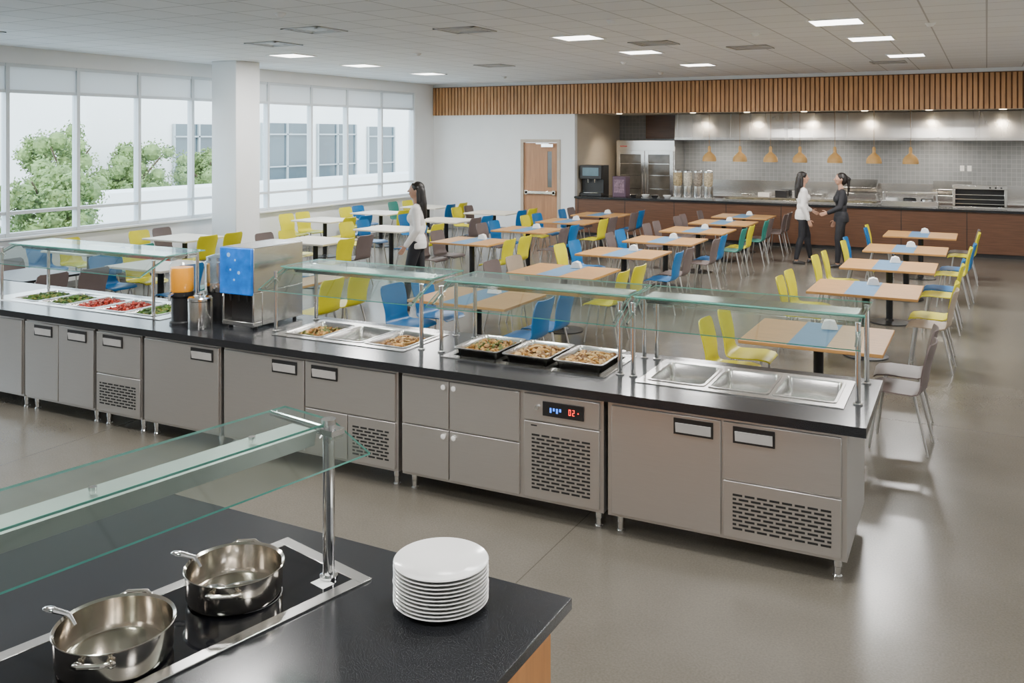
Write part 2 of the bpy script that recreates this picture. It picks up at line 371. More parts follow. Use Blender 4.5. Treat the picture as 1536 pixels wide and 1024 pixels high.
# ------------------------------------------------------------------ main serving line
CR = .0165
def W(x, y, z=0):
    dx = x+7.9; return (-7.9+dx*math.cos(CR)-y*math.sin(CR), 5.03+dx*math.sin(CR)+y*math.cos(CR), z)
ZT = .88; ZB = .825
holes = [(-8.35, -6.35), (-4.93, -3.77), (-3.38, -2.22), (-1.93, -.76)]
HY0, HY1 = .34, .91
g = G(); X0, X1 = -9.4, -.57
g.box(X0, X1, 0, HY0, ZB, ZT); g.box(X0, X1, HY1, 1.06, ZB, ZT)
px = X0
for a, b in holes+[(X1, X1)]:
    g.box(px, a, HY0, HY1, ZB, ZT); px = b
o = g.obj('worktop', GRAN, flat=True, label='long black granite worktop over the steel serving cabinets', category='worktop')
o.data.transform(Matrix.Translation((7.9, 0, 0))); o.location = W(-7.9, 0); o.rotation_euler = (0, 0, CR)

def handle(par, xc, zc, w=.235, h=.095):
    g = G(); t = .012
    g.box(xc-w/2, xc+w/2, -.024, -.0185, zc-h/2, zc+h/2)
    g.mi = 1; g.loft([[V((x, -.0245, zc-h/2+t)), V((x, -.034, zc+h/2-t*2.2)), V((x, -.0245, zc+h/2-t*2.2))] for x in (xc-w/2+t, xc+w/2-t)])
    return g.obj('handle', [DARK, M('handle_plate', (.62, .61, .60), .4, .4) if 'handle_plate' not in bpy.data.materials else bpy.data.materials['handle_plate']], par, flat=True, label='black framed pocket handle')
def slots(g, x0, x1, z0, z1, y, sl=.055, sh=.012, gap=.014, rh=.024):
    z = z0; r = 0
    while z+sh <= z1:
        x = x0+(0 if r % 2 == 0 else -(sl+gap)/2)
        while x < x1:
            a, b = max(x, x0), min(x+sl, x1)
            if b-a > .012: g.box(a, b, y-.0012, y+.001, z, z+sh)
            x += sl+gap
        z += rh; r += 1
def cab(x0, x1, parts, label, gap=.012, end=False):
    r = root('serving_cabinet', W(x0, .045), CR, label, 'cabinet'); w = x1-x0
    g = G(); t = .02; zt = ZB-.002; zb = .12; d = .92
    g.box(gap, w-gap, 0, t, zb, zt); g.box(gap, w-gap, d-t, d, zb, zt); g.box(gap, gap+t, t, d-t, zb, zt); g.box(w-gap-t, w-gap, t, d-t, zb, zt); g.box(gap+t, w-gap-t, t, d-t, zb, zb+t)
    g.obj('body', STEEL, r, flat=True)
    for lx in (.07, w-.07):
        for ly in (.07, d-.07):
            G().lathe([(.026, 0), (.026, .012), (.02, .02), (.02, .06), (.024, .065), (.024, .12), (0, .12)], (lx, ly, 0), 16).obj('leg', CHROME, r)
    for p in parts:
        a, b, z0, z1 = p[1]-x0, p[2]-x0, p[3], p[4]
        nm = p[0]
        if nm in ('door', 'drawer', 'panel'):
            o = G().box(a, b, -.018, -.0005, z0, z1).obj({'panel': 'access_panel'}.get(nm, nm), STEEL, r, bevel=.003)
            if len(p) > 5 and p[5]:
                if p[5][0] == 'h': handle(o, p[5][1]-x0, p[5][2])
                else:
                    G().tube([(p[5][1]-x0, -.0185, p[5][2]), (p[5][1]-x0, -.03, p[5][2]), (p[5][1]-x0, -.032, p[5][2])], [.013, .018, .012], 16).obj('knob', PORC, o, label='round white door knob')
        elif nm == 'vent':
            o = G().box(a, b, -.018, -.0005, z0, z1).obj('vent_panel', STEEL, r, bevel=.003)
            m = p[5]; g = G(); slots(g, m[0]-x0, m[1]-x0, m[2], m[3], -.0185); g.obj('vent_slots', SLOT, o, flat=True)
    return r
cab(-2.07, -.66, [('door', -2.03, -1.36, .14, .80, ('h', -1.52, .735)), ('drawer', -1.345, -.70, .475, .80, ('h', -1.17, .735)), ('vent', -1.345, -.70, .14, .462, (-1.29, -.75, .19, .40))], 'stainless steel serving cabinet with door, drawer and slotted vent')
r = cab(-3.58, -2.075, [('door', -3.56, -3.19, .48, .80, ('k', -3.225, .76)), ('door', -3.18, -2.66, .48, .80, ('k', -3.145, .76)), ('door', -3.56, -3.19, .14, .47, ('k', -3.225, .43)), ('door', -3.18, -2.66, .14, .47, ('k', -3.145, .43)),
    ('panel', -2.625, -2.11, .635, .80), ('vent', -2.625, -2.11, .14, .625, (-2.57, -2.17, .20, .56))], 'stainless steel cabinet with four small doors and a control module')
ox = 3.58
g = G(); g.mi = 0; g.box(-2.49+ox, -2.21+ox, -.026, -.0185, .675, .765); g.mi = 1
for k in range(4): 
    bx = -2.44+ox+.022*k; g.box(bx, bx+.012, -.0275, -.026, .70+.012*(k % 2), .73)
g.mi = 2
for dx, segs in ((-2.31, 'abcdef'), (-2.285, 'abged')):
    x = dx+ox; z = .70; w = .014; h = .036; t = .003
    R = {'a': (x, x+w, z+h-t, z+h), 'b': (x+w-t, x+w, z+h/2, z+h), 'c': (x+w-t, x+w, z, z+h/2), 'd': (x, x+w, z, z+t), 'e': (x, x+t, z, z+h/2), 'f': (x, x+t, z+h/2, z+h), 'g': (x, x+w, z+h/2-t/2, z+h/2+t/2)}
    for s_ in segs: q = R[s_]; g.box(q[0], q[1], -.0275, -.026, q[2], q[3])
g.box(-2.25+ox, -2.243+ox, -.0275, -.026, .715, .722)
g.obj('control_display', [DARK, emat('blue_led', (.03, .2, 1), 2), emat('red_led', (1, .02, .01), 3.5)], r, label='black thermostat display with red digits')
g = G(); g.cyl((-2.53+ox, -.0185, .72), (-2.53+ox, -.035, .72), .014); g.obj('switch', CHROME, r)
g = G(); g.box(-2.575+ox, -2.533+ox, -.0195, -.0185, .598, .606); g.obj('badge', DARK, r)
cab(-5.225, -3.59, [('door', -5.20, -4.42, .14, .80, ('h', -4.60, .735)), ('drawer', -4.405, -3.62, .47, .80, ('h', -4.23, .735)), ('panel', -4.405, -4.03, .14, .46), ('vent', -4.02, -3.62, .14, .46, (-3.98, -3.67, .19, .41))], 'wide stainless cabinet with door, drawer and vent below')
cab(-6.09, -5.235, [('door', -6.07, -5.26, .14, .80, ('h', -5.43, .735))], 'stainless steel cabinet with a single wide door')
cab(-6.655, -6.10, [('drawer', -6.64, -6.12, .46, .80, ('h', -6.44, .735)), ('vent', -6.64, -6.12, .14, .45, (-6.60, -6.17, .2, .4))], 'narrow stainless cabinet with drawer over a slotted vent')
cab(-7.585, -6.665, [('door', -7.57, -7.13, .14, .80, ('h', -7.32, .735)), ('door', -7.12, -6.68, .14, .80, ('h', -6.88, .735))], 'stainless steel cabinet with two doors')
cab(-9.35, -7.595, [('door', -8.45, -7.62, .14, .80, ('h', -8.2, .735)), ('door', -9.32, -8.47, .14, .80, ('h', -8.7, .735))], 'wide stainless cabinet at the salad end')

# pans, frames, food
def pan_mesh(w, d, depth, lift=0):
    g = G(); r = .03; z = lift
    rings = [rr(0, 0, w, d, r, z+.001), rr(0, 0, w, d, r, z+.005), rr(0, 0, w-.03, d-.03, r, z+.005), rr(0, 0, w-.045, d-.045, r, z-.01), rr(0, 0, w-.07, d-.07, r*.9, z-depth), rr(0, 0, w-.066, d-.066, r*.9, z-depth-.003), rr(0, 0, w-.041, d-.041, r, z-.012)]
    n = len(rings[0])
    R = [[g.bm.verts.new(p) for p in q] for q in rings]
    for a, b in ((0, 1), (1, 2), (2, 3), (3, 4), (5, 6), (6, 0)):
        for i in range(n): g.f([R[a][i], R[a][(i+1) % n], R[b][(i+1) % n], R[b][i]])
    g.f(R[4]); g.f(R[5])
    return g
def foodmat(n, c): return M(n, c, .5, 0, .35, 40)
FD = {'greens': [foodmat('leaf_green', (.07, .15, .02)), foodmat('olive', (.17, .18, .03)), foodmat('dark_leaf', (.03, .07, .015))],
      'red': [foodmat('tomato', (.42, .03, .012)), foodmat('deep_red', (.28, .02, .015)), foodmat('pale_pink', (.45, .13, .10))],
      'brown': [foodmat('roast', (.26, .12, .03)), foodmat('herb', (.10, .11, .025)), foodmat('golden', (.42, .23, .05))],
      'pasta': [foodmat('cream_pasta', (.50, .32, .13)), foodmat('golden_crust', (.40, .20, .05)), foodmat('browned', (.18, .08, .025))]}
def food(name, kind, x, y, z, w, d, h, label, n=170):
    g = G()
    for i in range(n):
        u, v = random.uniform(-1, 1), random.uniform(-1, 1)
        hh = h*(1-.55*max(abs(u), abs(v))**2)*random.uniform(.6, 1)
        s = random.uniform(.010, .020); g.mi = random.randrange(3)
        st = len(g.bm.verts); g.bm.verts.ensure_lookup_table()
        q = Matrix.Translation((u*w/2, v*d/2, hh)) @ Matrix.Rotation(random.random()*6, 4, 'Z') @ Matrix.Rotation(random.random()*3, 4, 'X') @ Matrix.Diagonal((1.6 if kind in ('greens', 'pasta') else 1.1, 1, .55, 1))
        g.ell((0, 0, 0), s, 6, 4); g.bm.verts.ensure_lookup_table()
        for vv in g.bm.verts[st:]: vv.co = q @ vv.co
    g.mi = 0; g.box(-w/2, w/2, -d/2, d/2, 0, h*.35)
    o = g.obj(name, FD[kind], ang=60, label=label, category='food', kind='stuff'); o.location = W(x, y, z); o.rotation_euler = (0, 0, CR)
def frame(x0, x1, pans, hb=.0):
    g = G(); a0, a1 = HY0-.04, HY1+.03; z0, z1 = ZT, ZT+.006; i0, i1 = .375, .875
    X = lambda x: x-x0
    g.box(0, x1-x0, a0, i0, z0, z1); g.box(0, x1-x0, i1, a1, z0, z1); p = x0
    for c, w in pans+[(None, None)]:
        if c is None: g.box(X(p), X(x1), i0, i1, z0, z1)
        else: g.box(X(p), X(c-w/2+.01), i0, i1, z0, z1); p = c+w/2-.01
    o = g.obj('well_surround', STEELX, flat=True, label='bright steel surround plate set in the worktop around food pans', category='pan surround'); o.location = W(x0, 0); o.rotation_euler = (0, 0, CR)
PM = {}
def pan(c, w, d=.5, depth=.09, lift=0., label='empty rectangular stainless steel food pan in the counter', grp='stainless food pans'):
    key = (round(w, 3), d, depth, lift)
    if key not in PM:
        o = pan_mesh(w, d, depth, lift).obj('food_pan', STEELX, ang=50); PM[key] = o
    else:
        o = PM[key].copy(); COL.objects.link(o)
    o['label'] = label; o['category'] = 'food pan'; o['group'] = grp
    o.location = W(c, .625, ZT+.0065); o.rotation_euler = (0, 0, CR); return o
ps = [(-1.735, .365), (-1.345, .365), (-.955, .365)]
frame(-1.97, -.72, ps)
for c, w in ps: pan(c, w+.01)
g = G()
for k in range(5): g.ell((random.uniform(-.04, .04), random.uniform(-.02, .02), .006), (.012, .006, .005), 8, 5)
o = g.obj('food_scraps', FD['greens'][1], label='few leftover herb scraps in the empty pan', category='food', kind='stuff'); o.location = W(-1.35, .55, ZT-.082)
ps = [(-3.19, .365), (-2.80, .365), (-2.41, .365)]
frame(-3.42, -2.18, ps)
for (c, w), kd, lb in zip(ps, ('brown', 'pasta', 'pasta'), ('roasted vegetables with herbs in a steel tray', 'creamy pasta in a steel tray', 'golden baked pasta in a steel tray')):
    pan(c, w-.0, .48, .055, .045, 'raised steel tray full of hot food', 'raised food trays'); food('food', kd, c, .625, ZT+.0, w-.09, .39, .062, lb, 260)
ps = [(-4.74, .365), (-4.35, .365), (-3.96, .365)]
frame(-4.97, -3.73, ps)
for (c, w), kd in zip(ps, ('brown', None, 'pasta')):
    pan(c, w+.01, label='steel food pan in the counter' + (' full of hot food' if kd else ', empty'))
    if kd: food('food', kd, c, .625, ZT-.07, w-.08, .41, .085, 'cooked %s in a steel counter pan' % ('vegetables' if kd == 'brown' else 'rice and pasta'), 220)
ps = [(-8.1+.39*k, .365) for k in range(5)]
frame(-8.5, -6.2, ps)
for (c, w), kd in zip(ps, ('greens', 'greens', 'red', 'red', 'greens')):
    pan(c, w+.01, label='steel salad pan filled with fresh salad'); food('salad', kd, c, .625, ZT-.06, w-.07, .42, .095, {'greens': 'chopped green salad leaves in a pan', 'red': 'sliced red tomatoes in a pan'}[kd], 260)

# sneeze guards
WS = emat('warm_strip', (1, .85, .62), 1.6)
def guard(x0, x1, label, zt=.50, mid=False):
    r = root('sneeze_guard', W(x0, 0, ZT), CR, label, 'sneeze guard', 'glass sneeze guards'); w = x1-x0
    yf, yb = .43, .93; e = .03
    for lx in (0, w):
        for ly, h in ((yf, zt-.02), (yb, zt)):
            G().lathe([(.028, 0), (.028, .008), (.0155, .012), (.0155, h-.01), (.018, h-.008), (.018, h), (0, h)], (lx, ly, 0), 16).obj('post', CHROME, r)
    g = G(); glassbox(g, -e, w+e, .52, 1.0, zt+.001, zt+.009); g.obj('top_glass', [GLASS, GEDGE], r, flat=True)
    g = G(); mt = Matrix.Translation((0, .56, zt-.012)) @ Matrix.Rotation(math.radians(24), 4, 'X')
    glassbox(g, -e, w+e, -.33, 0, -.004, .004, mt); g.obj('front_glass', [GLASS, GEDGE], r, flat=True)
    G().loft([[V((x, .60, zt-.005)), V((x, .82, zt-.005)), V((x, .80, zt-.045)), V((x, .64, zt-.055))] for x in (.02, w-.02)]).obj('lamp_housing', STEELX, r, flat=True)
    G().box(.06, w-.06, .675, .77, zt-.059, zt-.051).obj('lamp_strip', WS, r)
    for lx in (0, w):
        g = G(); g.tube([(lx, yf-.12, zt-.135), (lx, yf, zt-.075), (lx, .57, zt-.022), (lx, yb, zt-.02)], .008, 8); g.obj('bracket', CHROME, r)
guard(-2.03, -.655, 'glass sneeze guard on chrome posts over three empty pans')
guard(-3.49, -2.12, 'glass sneeze guard on chrome posts over three food trays')
guard(-5.04, -3.66, 'glass sneeze guard on chrome posts over hot food pans')
guard(-8.5, -6.42, 'long glass sneeze guard on chrome posts over the salad pans')

# drinks
r = root('drink_dispenser', W(-5.55, .36, ZT), CR, 'tall steel cold drink machine with bright blue front panel', 'drink dispenser')
g = G(); g.box(0, .34, .10, .60, .02, .30); g.box(0, .34, .0, .60, .30, .66); g.box(0, .34, .0, .10, .02, .06); g.box(0, .02, 0, .1, .06, .3); g.box(.32, .34, 0, .1, .06, .3)
g.obj('body', STEELX, r, bevel=.006)
G().box(.02, .32, .09, .099, .06, .30).obj('splash_panel', DARK, r)
for q in ((.04, .06), (.3, .06), (.04, .54), (.3, .54)): G().cyl((q[0], q[1], 0), (q[0], q[1], .02), .018).obj('foot', DARK, r)
G().box(.0, .34, -.03, -.0005, .28, .66).obj('front_panel', LITBLUE, r, bevel=.008, label='bright blue illuminated panel')
PB = M('pale_blue', (.25, .5, .8), .4)
for (cx, cz, q) in ((.10, .60, .018), (.17, .56, .009), (.12, .48, .009), (.21, .46, .014), (.16, .40, .009)):
    G().cyl((cx, -.0315, cz), (cx, -.0301, cz), q, q, 18).obj('bubble_graphic', PB, r)
for k in range(3): G().tube([(.08+.09*k, .03, .30), (.08+.09*k, .02, .255), (.08+.09*k, .02, .22)], [.018, .014, .008], 12).obj('nozzle', DARK, r)
r = root('juice_dispenser', W(-5.94, .30, ZT), CR, 'orange juice dispenser with clear tank on a black base', 'juice dispenser')
G().lathe([(.10, 0), (.10, .02), (.085, .03), (.085, .22), (.1, .24), (.1, .27), (0, .27)], seg=32).obj('base', DARK, r)
G().lathe([(0, .272), (.088, .272), (.094, .29), (.094, .45), (.09, .47), (0, .47)], seg=32).obj('juice', ORANGE, r)
G().lathe([(.097, .27), (.1, .28), (.1, .5), (.085, .52), (.085, .54), (.05, .57), (0, .575)], seg=32, cap=False).obj('tank', JUICEG, r)
G().tube([(0, -.09, .26), (0, -.13, .25), (0, -.135, .21)], [.015, .013, .01]).obj('tap', CHROME, r)
r = root('drink_urn', W(-5.77, .54, ZT), CR, 'steel insulated drink urn on a black stand', 'drink urn')
G().lathe([(.1, 0), (.1, .25), (0, .25)], seg=32).obj('base', DARK, r)
G().lathe([(.105, .25), (.11, .26), (.11, .33), (0, .33)], seg=32).obj('collar', STEELX, r)
G().lathe([(.11, .33), (.112, .34), (.112, .50), (.10, .51), (.10, .54), (.04, .56), (0, .56)], seg=32).obj('tank', M('blue_lit_steel', (.45, .58, .70), .15, .9), r)  # plain steel tank; the blue light on it is painted into the colour
r = root('steel_canister', W(-5.68, .25, ZT), CR, 'cylindrical brushed steel canister with lid', 'canister')
G().lathe([(.095, 0), (.098, .01), (.098, .22), (.09, .225), (0, .225)], seg=32).obj('body', STEELX, r)
G().lathe([(.1, .226), (.1, .245), (.09, .255), (.02, .262), (.02, .28), (0, .282)], seg=32).obj('lid', CHROME, r)

# ------------------------------------------------------------------ near island
G().box(-3.3, -1.245, .9, 2.80, .84, .88).obj('island_worktop', GRAN, bevel=.004, label='black granite island worktop with cooktop and plates', category='worktop')
r = root('island_cabinet', (-2.27, 1.85, 0), 0, 'orange-toned wooden island cabinet under the granite top', 'cabinet')
G().box(-.97, .96, -.9, .90, .1, .84).obj('body', WOODO, r); G().box(-.9, .9, -.84, .84, 0, .1).obj('plinth', DARK, r)
g = G(); g.box(.96, .978, -.88, .88, .13, .82); g.obj('side_panel', WOODO, r, bevel=.003)
IA = math.radians(-13)
ci = V((-1.92, 2.58, .88))
cook = root('induction_cooktop', ci, IA, 'black glass induction cooktop in a wide steel frame', 'cooktop')
Lc = 1.45; Wc = .50; fw = .048
g = G(); g.box(-Wc, 0, -fw, 0, 0, .008); g.box(-Wc, 0, -Lc, -Lc+fw, 0, .008); g.box(-fw, 0, -Lc+fw, -fw, 0, .008); g.box(-Wc, -Wc+fw, -Lc+fw, -fw, 0, .008)
g.obj('frame', STEELX, cook, bevel=.002)
G().box(-Wc+fw, -fw, -Lc+fw, -fw, 0, .006).obj('glass_surface', M('ceramic_glass', (.006, .006, .008), .05, 0, .1), cook)
zm = M('grey_print', (.25, .25, .25), .4)
for cy in (-.36, -.82):
    G().lathe([(.13, .0062), (.133, .0062), (.133, .0066), (.13, .0066)], (-Wc/2, cy, 0), 48, closed=True).obj('zone_marking', zm, cook)
G().box(-.14, -.07, -.16, -.11, .006, .0066).obj('sticker', PAPER, cook)
POTM = M('pot_steel', (.70, .65, .58), .14, 1, .04)
def pot(x, y, rz, rad, label):
    r = root('saucepan', (x, y, .887), rz, label, 'pan', 'steel pans on the cooktop'); h = .105
    g = G(); t = .004
    g.lathe([(0, 0), (rad-.02, 0), (rad-.008, .006), (rad-.002, .02), (rad, h-.006), (rad+.006, h), (rad+.004, h+.002), (rad-t, h-.004), (rad-t-.002, .022), (rad-.012, .008), (0, .006)], seg=64)
    g.obj('body', POTM, r, ang=30)
    for s in (-1, 1):
        g = G(); g.tube([(-.045, s*(rad-.002), h-.03), (-.045, s*(rad+.025), h-.016), (-.03, s*(rad+.04), h-.012), (.03, s*(rad+.04), h-.012), (.045, s*(rad+.025), h-.016), (.045, s*(rad-.002), h-.03)], .0075, 10)
        for a in (-.045, .045): g.ell((a, s*(rad+.001), h-.03), (.015, .006, .013), 10, 6)
        g.obj('handle', POTM, r)
    return r
pot(-2.31, 1.83, math.radians(-62+95), .168, 'wide shallow steel pan with loop handles, empty')
pot(-2.265, 2.27, math.radians(-62+95), .16, 'wide shallow steel pan with a ladle inside')
r = root('ladle', (-2.265, 2.27, .8935), math.radians(60), 'steel ladle lying inside the pan', 'ladle')
g = G(); g.lathe([(.0, 0), (.02, .004), (.034, .016), (.04, .03), (.037, .03), (.03, .016), (.018, .007), (0, .004)], (-.07, 0, 0), 24); g.obj('bowl', CHROME, r)
G().tube([(-.03, 0, .028), (.0, 0, .03), (.09, 0, .02), (.12, 0, .018)], [.005, .005, .004, .006], 8).obj('handle', CHROME, r)
for (cx, cy, rad) in ((-2.265, 2.27, .16), (-2.31, 1.83, .168)):
    an_ = math.radians(196)
    r = root('spoon', (cx+rad*math.cos(an_), cy+rad*math.sin(an_), .998), an_, 'small steel spoon handle hooked over the pan rim', 'spoon', 'spoons on the pans')
    G().tube([(-.03, 0, -.03), (-.01, 0, .001), (.04, 0, .008)], [.008, .008, .010], 10).obj('handle', CHROME, r)
    G().ell((.055, 0, .010), (.025, .015, .007), 16, 8).obj('bowl', CHROME, r)
# plates
pl = None
for k in range(11):
    z = .8805+.0125*k
    if pl is None:
        R = .16
        pl = G().lathe([(0, 0), (.085, 0), (.092, .004), (.118, .008), (R-.004, .0215), (R, .024), (R-.003, .0265), (.12, .0125), (.096, .009), (.088, .006), (0, .0055)], seg=72).obj('plate', PORC, ang=60)
        o = pl
    else: o = pl.copy(); COL.objects.link(o)
    o.location = (-1.62+random.uniform(-.001, .001), 2.56+random.uniform(-.001, .001), z)
    o['label'] = 'white porcelain dinner plate in a stack on the island'; o['category'] = 'plate'; o['group'] = 'stack of white dinner plates'
# near guard
GLASSN = glassmat('near_guard_glass', (.76, .87, .84), .15, .5, .05)
r = root('sneeze_guard', (-2.06, 2.515, .888), math.radians(-10), 'glass sneeze guard on a chrome post above the cooktop', 'sneeze guard')
hp = .56; Lg = 1.7
for ly in (0, -Lg+.15):
    G().lathe([(.032, 0), (.032, .008), (.021, .012), (.021, hp-.02), (.026, hp-.018), (.026, hp), (0, hp)], (0, ly, 0), 24).obj('post', CHROME, r)
g = G(); glassbox(g, -.32, -.035, -Lg, .06, hp-.035, hp-.027); g.obj('top_glass', [GLASSN, GEDGE], r, flat=True)
g = G(); mt = Matrix.Translation((.0, 0, hp-.04)) @ Matrix.Rotation(math.radians(22), 4, 'Y'); glassbox(g, -.03, .17, -Lg, .05, -.004, .004, mt); g.obj('front_glass', [GLASSN, GEDGE], r, flat=True)
G().loft([[V((-.03, y, hp-.04)), V((-.16, y, hp-.04)), V((-.15, y, hp-.085)), V((-.04, y, hp-.095))] for y in (-Lg, -.03)]).obj('lamp_housing', M('frosted_aluminium', (.42, .43, .40), .4, .5), r, flat=True)
g = G(); g.tube([(-.32, 0, hp-.04), (-.05, 0, hp-.04), (.02, 0, hp-.045)], .012, 12); g.box(-.03, .05, -.03, .03, hp-.05, hp-.03); g.obj('bracket', CHROME, r)
for q in (-.25, -.8, -1.3): G().cyl((-.1, q, hp-.027), (-.1, q, hp-.018), .012).obj('bolt', CHROME, r)

# ------------------------------------------------------------------ chairs & tables
def shell(prof, wid, curve, mat, name, par, bevel=0):
    g = G(); t = .011; nx = 8; top = []; bot = []
    n = len(prof)
    for i, (y, z) in enumerate(prof):
        a = prof[max(i-1, 0)]; b = prof[min(i+1, n-1)]; d = V((0, b[0]-a[0], b[1]-a[1])).normalized(); nn = V((0, -d.z, d.y))
        rt = []; rb = []
        for k in range(nx+1):
            u = -1+2*k/nx; off = curve[i]*(u*u)
            p = V((u*wid[i]/2, y, z))+V((0, abs(nn.y), 0))*off*1.0+V((0, 0, off*.35*abs(nn.z)))
            rt.append(g.bm.verts.new(p)); rb.append(g.bm.verts.new(p-V((0, nn.y*t, nn.z*t)) if True else p))
        top.append(rt); bot.append(rb)
    for i in range(n-1):
        for k in range(nx):
            g.f([top[i][k], top[i][k+1], top[i+1][k+1], top[i+1][k]]); g.f([bot[i][k+1], bot[i][k], bot[i+1][k], bot[i+1][k+1]])
        g.f([top[i][0], top[i+1][0], bot[i+1][0], bot[i][0]]); g.f([top[i+1][nx], top[i][nx], bot[i][nx], bot[i+1][nx]])
    for k in range(nx):
        g.f([top[0][k+1], top[0][k], bot[0][k], bot[0][k+1]]); g.f([top[-1][k], top[-1][k+1], bot[-1][k+1], bot[-1][k]])
    return g.obj(name, mat, par, ang=60)
TPL = {}
def chair(x, y, rz, c):
    cols = {'y': (YEL, 'bright yellow'), 'b': (BLU, 'blue'), 't': (TAU, 'taupe brown'), 'g': (TEA, 'teal green'), 'c': (CRM, 'cream')}
    m, cn = cols[c]; lab = '%s shell dining chair with metal legs beside a table' % cn
    if c in TPL: return copytree(TPL[c], (x, y, 0), rz)
    r = root('dining_chair', (x, y, 0), rz, lab, 'chair', 'shell dining chairs')
    shell([(.225, .425), (.20, .443), (.12, .452), (0, .446), (-.11, .442), (-.165, .452), (-.195, .485), (-.205, .53)], [.36, .40, .43, .44, .43, .41, .39, .37], [.0, .01, .015, .02, .02, .03, .03, .03], m, 'seat', r)
    shell([(-.205, .53), (-.215, .60), (-.23, .68), (-.25, .76), (-.265, .82), (-.27, .845)], [.37, .385, .41, .42, .40, .34], [.03, .035, .035, .035, .035, .03], m, 'backrest', r)
    for sx in (-1, 1):
        G().tube([(sx*.15, .14, .44), (sx*.195, .20, 0)], [.012, .009], 8).obj('leg', LEGM, r)
        G().tube([(sx*.15, -.12, .437), (sx*.195, -.22, 0)], [.012, .009], 8).obj('leg', LEGM, r)
    TPL[c] = r; return r
TT = {}
def table(x, y, w, d, kind):
    key = (w, d, kind); lab = {'w': 'square oak-topped dining table on a black pedestal', 'l': 'pale laminate dining table on a black pedestal', 'k': 'dark-topped dining table on a black pedestal'}[kind]
    if key in TT: return copytree(TT[key], (x, y, 0))
    r = root('dining_table', (x, y, 0), 0, lab, 'table', 'dining tables')
    G().box(-w/2, w/2, -d/2, d/2, .722, .75).obj('table_top', {'w': WOODT, 'l': WOODW, 'k': BLACKM}[kind], r, bevel=.004)
    g = G(); g.lathe([(.24, 0), (.24, .012), (.06, .028), (.042, .05), (.042, .70), (0, .70)], seg=24); g.box(-.22, .22, -.03, .03, .70, .722); g.box(-.03, .03, -.22, .22, .70, .722)
    g.obj('pedestal', BLACKM, r); TT[key] = r; return r
def dress(x, y, d, i):
    g = G().box(-.15, .15, -d/2+.01, d/2-.01, .7505, .752)
    o = g.obj('placemat', MAT_BLUE, label='blue paper runner laid across the table', category='placemat', group='blue table runners'); o.location = (x-.02, y, 0)
    g = G(); g.poly([(-.07, -.05, 0), (.07, -.05, 0), (.045, -.05, .07), (.0, -.05, .085), (-.045, -.05, .07)], (0, .1, 0))
    o = g.obj('napkin_holder', PAPER, bevel=.004, label='small white napkin holder standing on the table', category='napkin holder', group='napkin holders'); o.location = (x+.05, y+d*.28, .7525); o.rotation_euler = (0, 0, .15)
def setgrp(x, y0, w, d, kind, ch, dr=True):
    y = y0+d/2; table(x, y, w, d, kind)
    if dr: dress(x, y, d, 0)
    q = max(.262, d*.27)
    for k, c in enumerate(ch):
        if c == '.': continue
        sx = -1 if k < 2 else 1; yy = y+(-q if k % 2 == 0 else q)
        j = random.uniform(-.012, .012)
        off = w/2+.06+random.uniform(0, .06)
        rz = math.radians(-90 if sx < 0 else 90)+random.uniform(-.05, .05)
        chair(x+sx*off, yy+j, rz, c)
A = [(7.5, 'yytt'), (10.2, 'yycy'), (12.25, 'yyyb'), (14.2, 'ybyb'), (16.45, 'byyt')]
for i, (y0, ch) in enumerate(A): setgrp(-1.27+.03*(y0-7.5), y0, 1.12, .98 if i else 1.02, 'w', ch)
B = [(7.75, 'bbbb'), (9.85, 'tcyy'), (11.85, 'ybbt'), (13.65, 'tbtb'), (15.4, 'ttgy'), (17.05, 'ttgt'), (18.6, 't.tt')]
for i, (y0, ch) in enumerate(B): setgrp(-4.75+.02*(y0-7.5), y0, 1.15, .95, 'w', ch)
Cc = [(7.8, 'bgyy'), (12.1, 'ttyy'), (14.1, 'tbtb'), (15.9, 'ybyt'), (17.6, 'bttb')]
for i, (y0, ch) in enumerate(Cc): setgrp(-7.35, y0, 1.05, .9, 'w', ch)
D = [(7.9, 'bybg'), (11.0, 'tyyt'), (13.1, 'ybby'), (15.0, 'bytb'), (17.0, 'ytby')]
for i, (y0, ch) in enumerate(D): setgrp(-9.65, y0, 1.05, .9, 'l', ch, False)
E = [(8.5, 'bybg'), (10.3, 'ytyy'), (13.9, 'yyyb'), (15.8, 'ybyt'), (17.7, 'gyby')]
for i, (y0, ch) in enumerate(E): setgrp(-11.85, y0, 1.0, .9, 'l', ch, False)
setgrp(-10.4, 6.6, 1.0, .85, 'k', 'tttt', False)

# ------------------------------------------------------------------ kitchen bar
r = root('service_bar', (0, 0, 0), 0, 'long dark wood service bar with black stone top', 'bar counter')
G().box(-8.975, XR-.01, YB+.0, YB+.62, .08, .915).obj('front', WOODR, r)
g = G()
for x in [-8.9+1.22*k for k in range(12)]: g.box(x, x+.012, YB-.003, YB+.001, .1, .91)
g.obj('panel_joint', DARK, r); G().box(-8.975, XR-.01, YB+.04, YB+.6, 0, .08).obj('plinth', DARK, r)
G().box(-8.98+.003, XR-.01, YB-.05, YB+.72, .905, .955).obj('bar_top', GRAN, r)
r = root('back_counter', (0, 0, 0), 0, 'stainless kitchen back counter along the tiled wall', 'counter')
G().box(-7.0, XR-.01, 22.65, YK-.01, .1, .88).obj('body', STEEL, r); G().box(-7.02, XR-.01, 22.6, YK-.01, .88, .92).obj('top', STEELX, r)
G().box(-6.95, XR-.02, 22.7, YK-.05, 0, .1).obj('plinth', DARK, r)
o = G().box(-7.02, XR-.01, YK-.03, YK-.001, .925, 1.30).obj('trim_6', STEELX, **S)
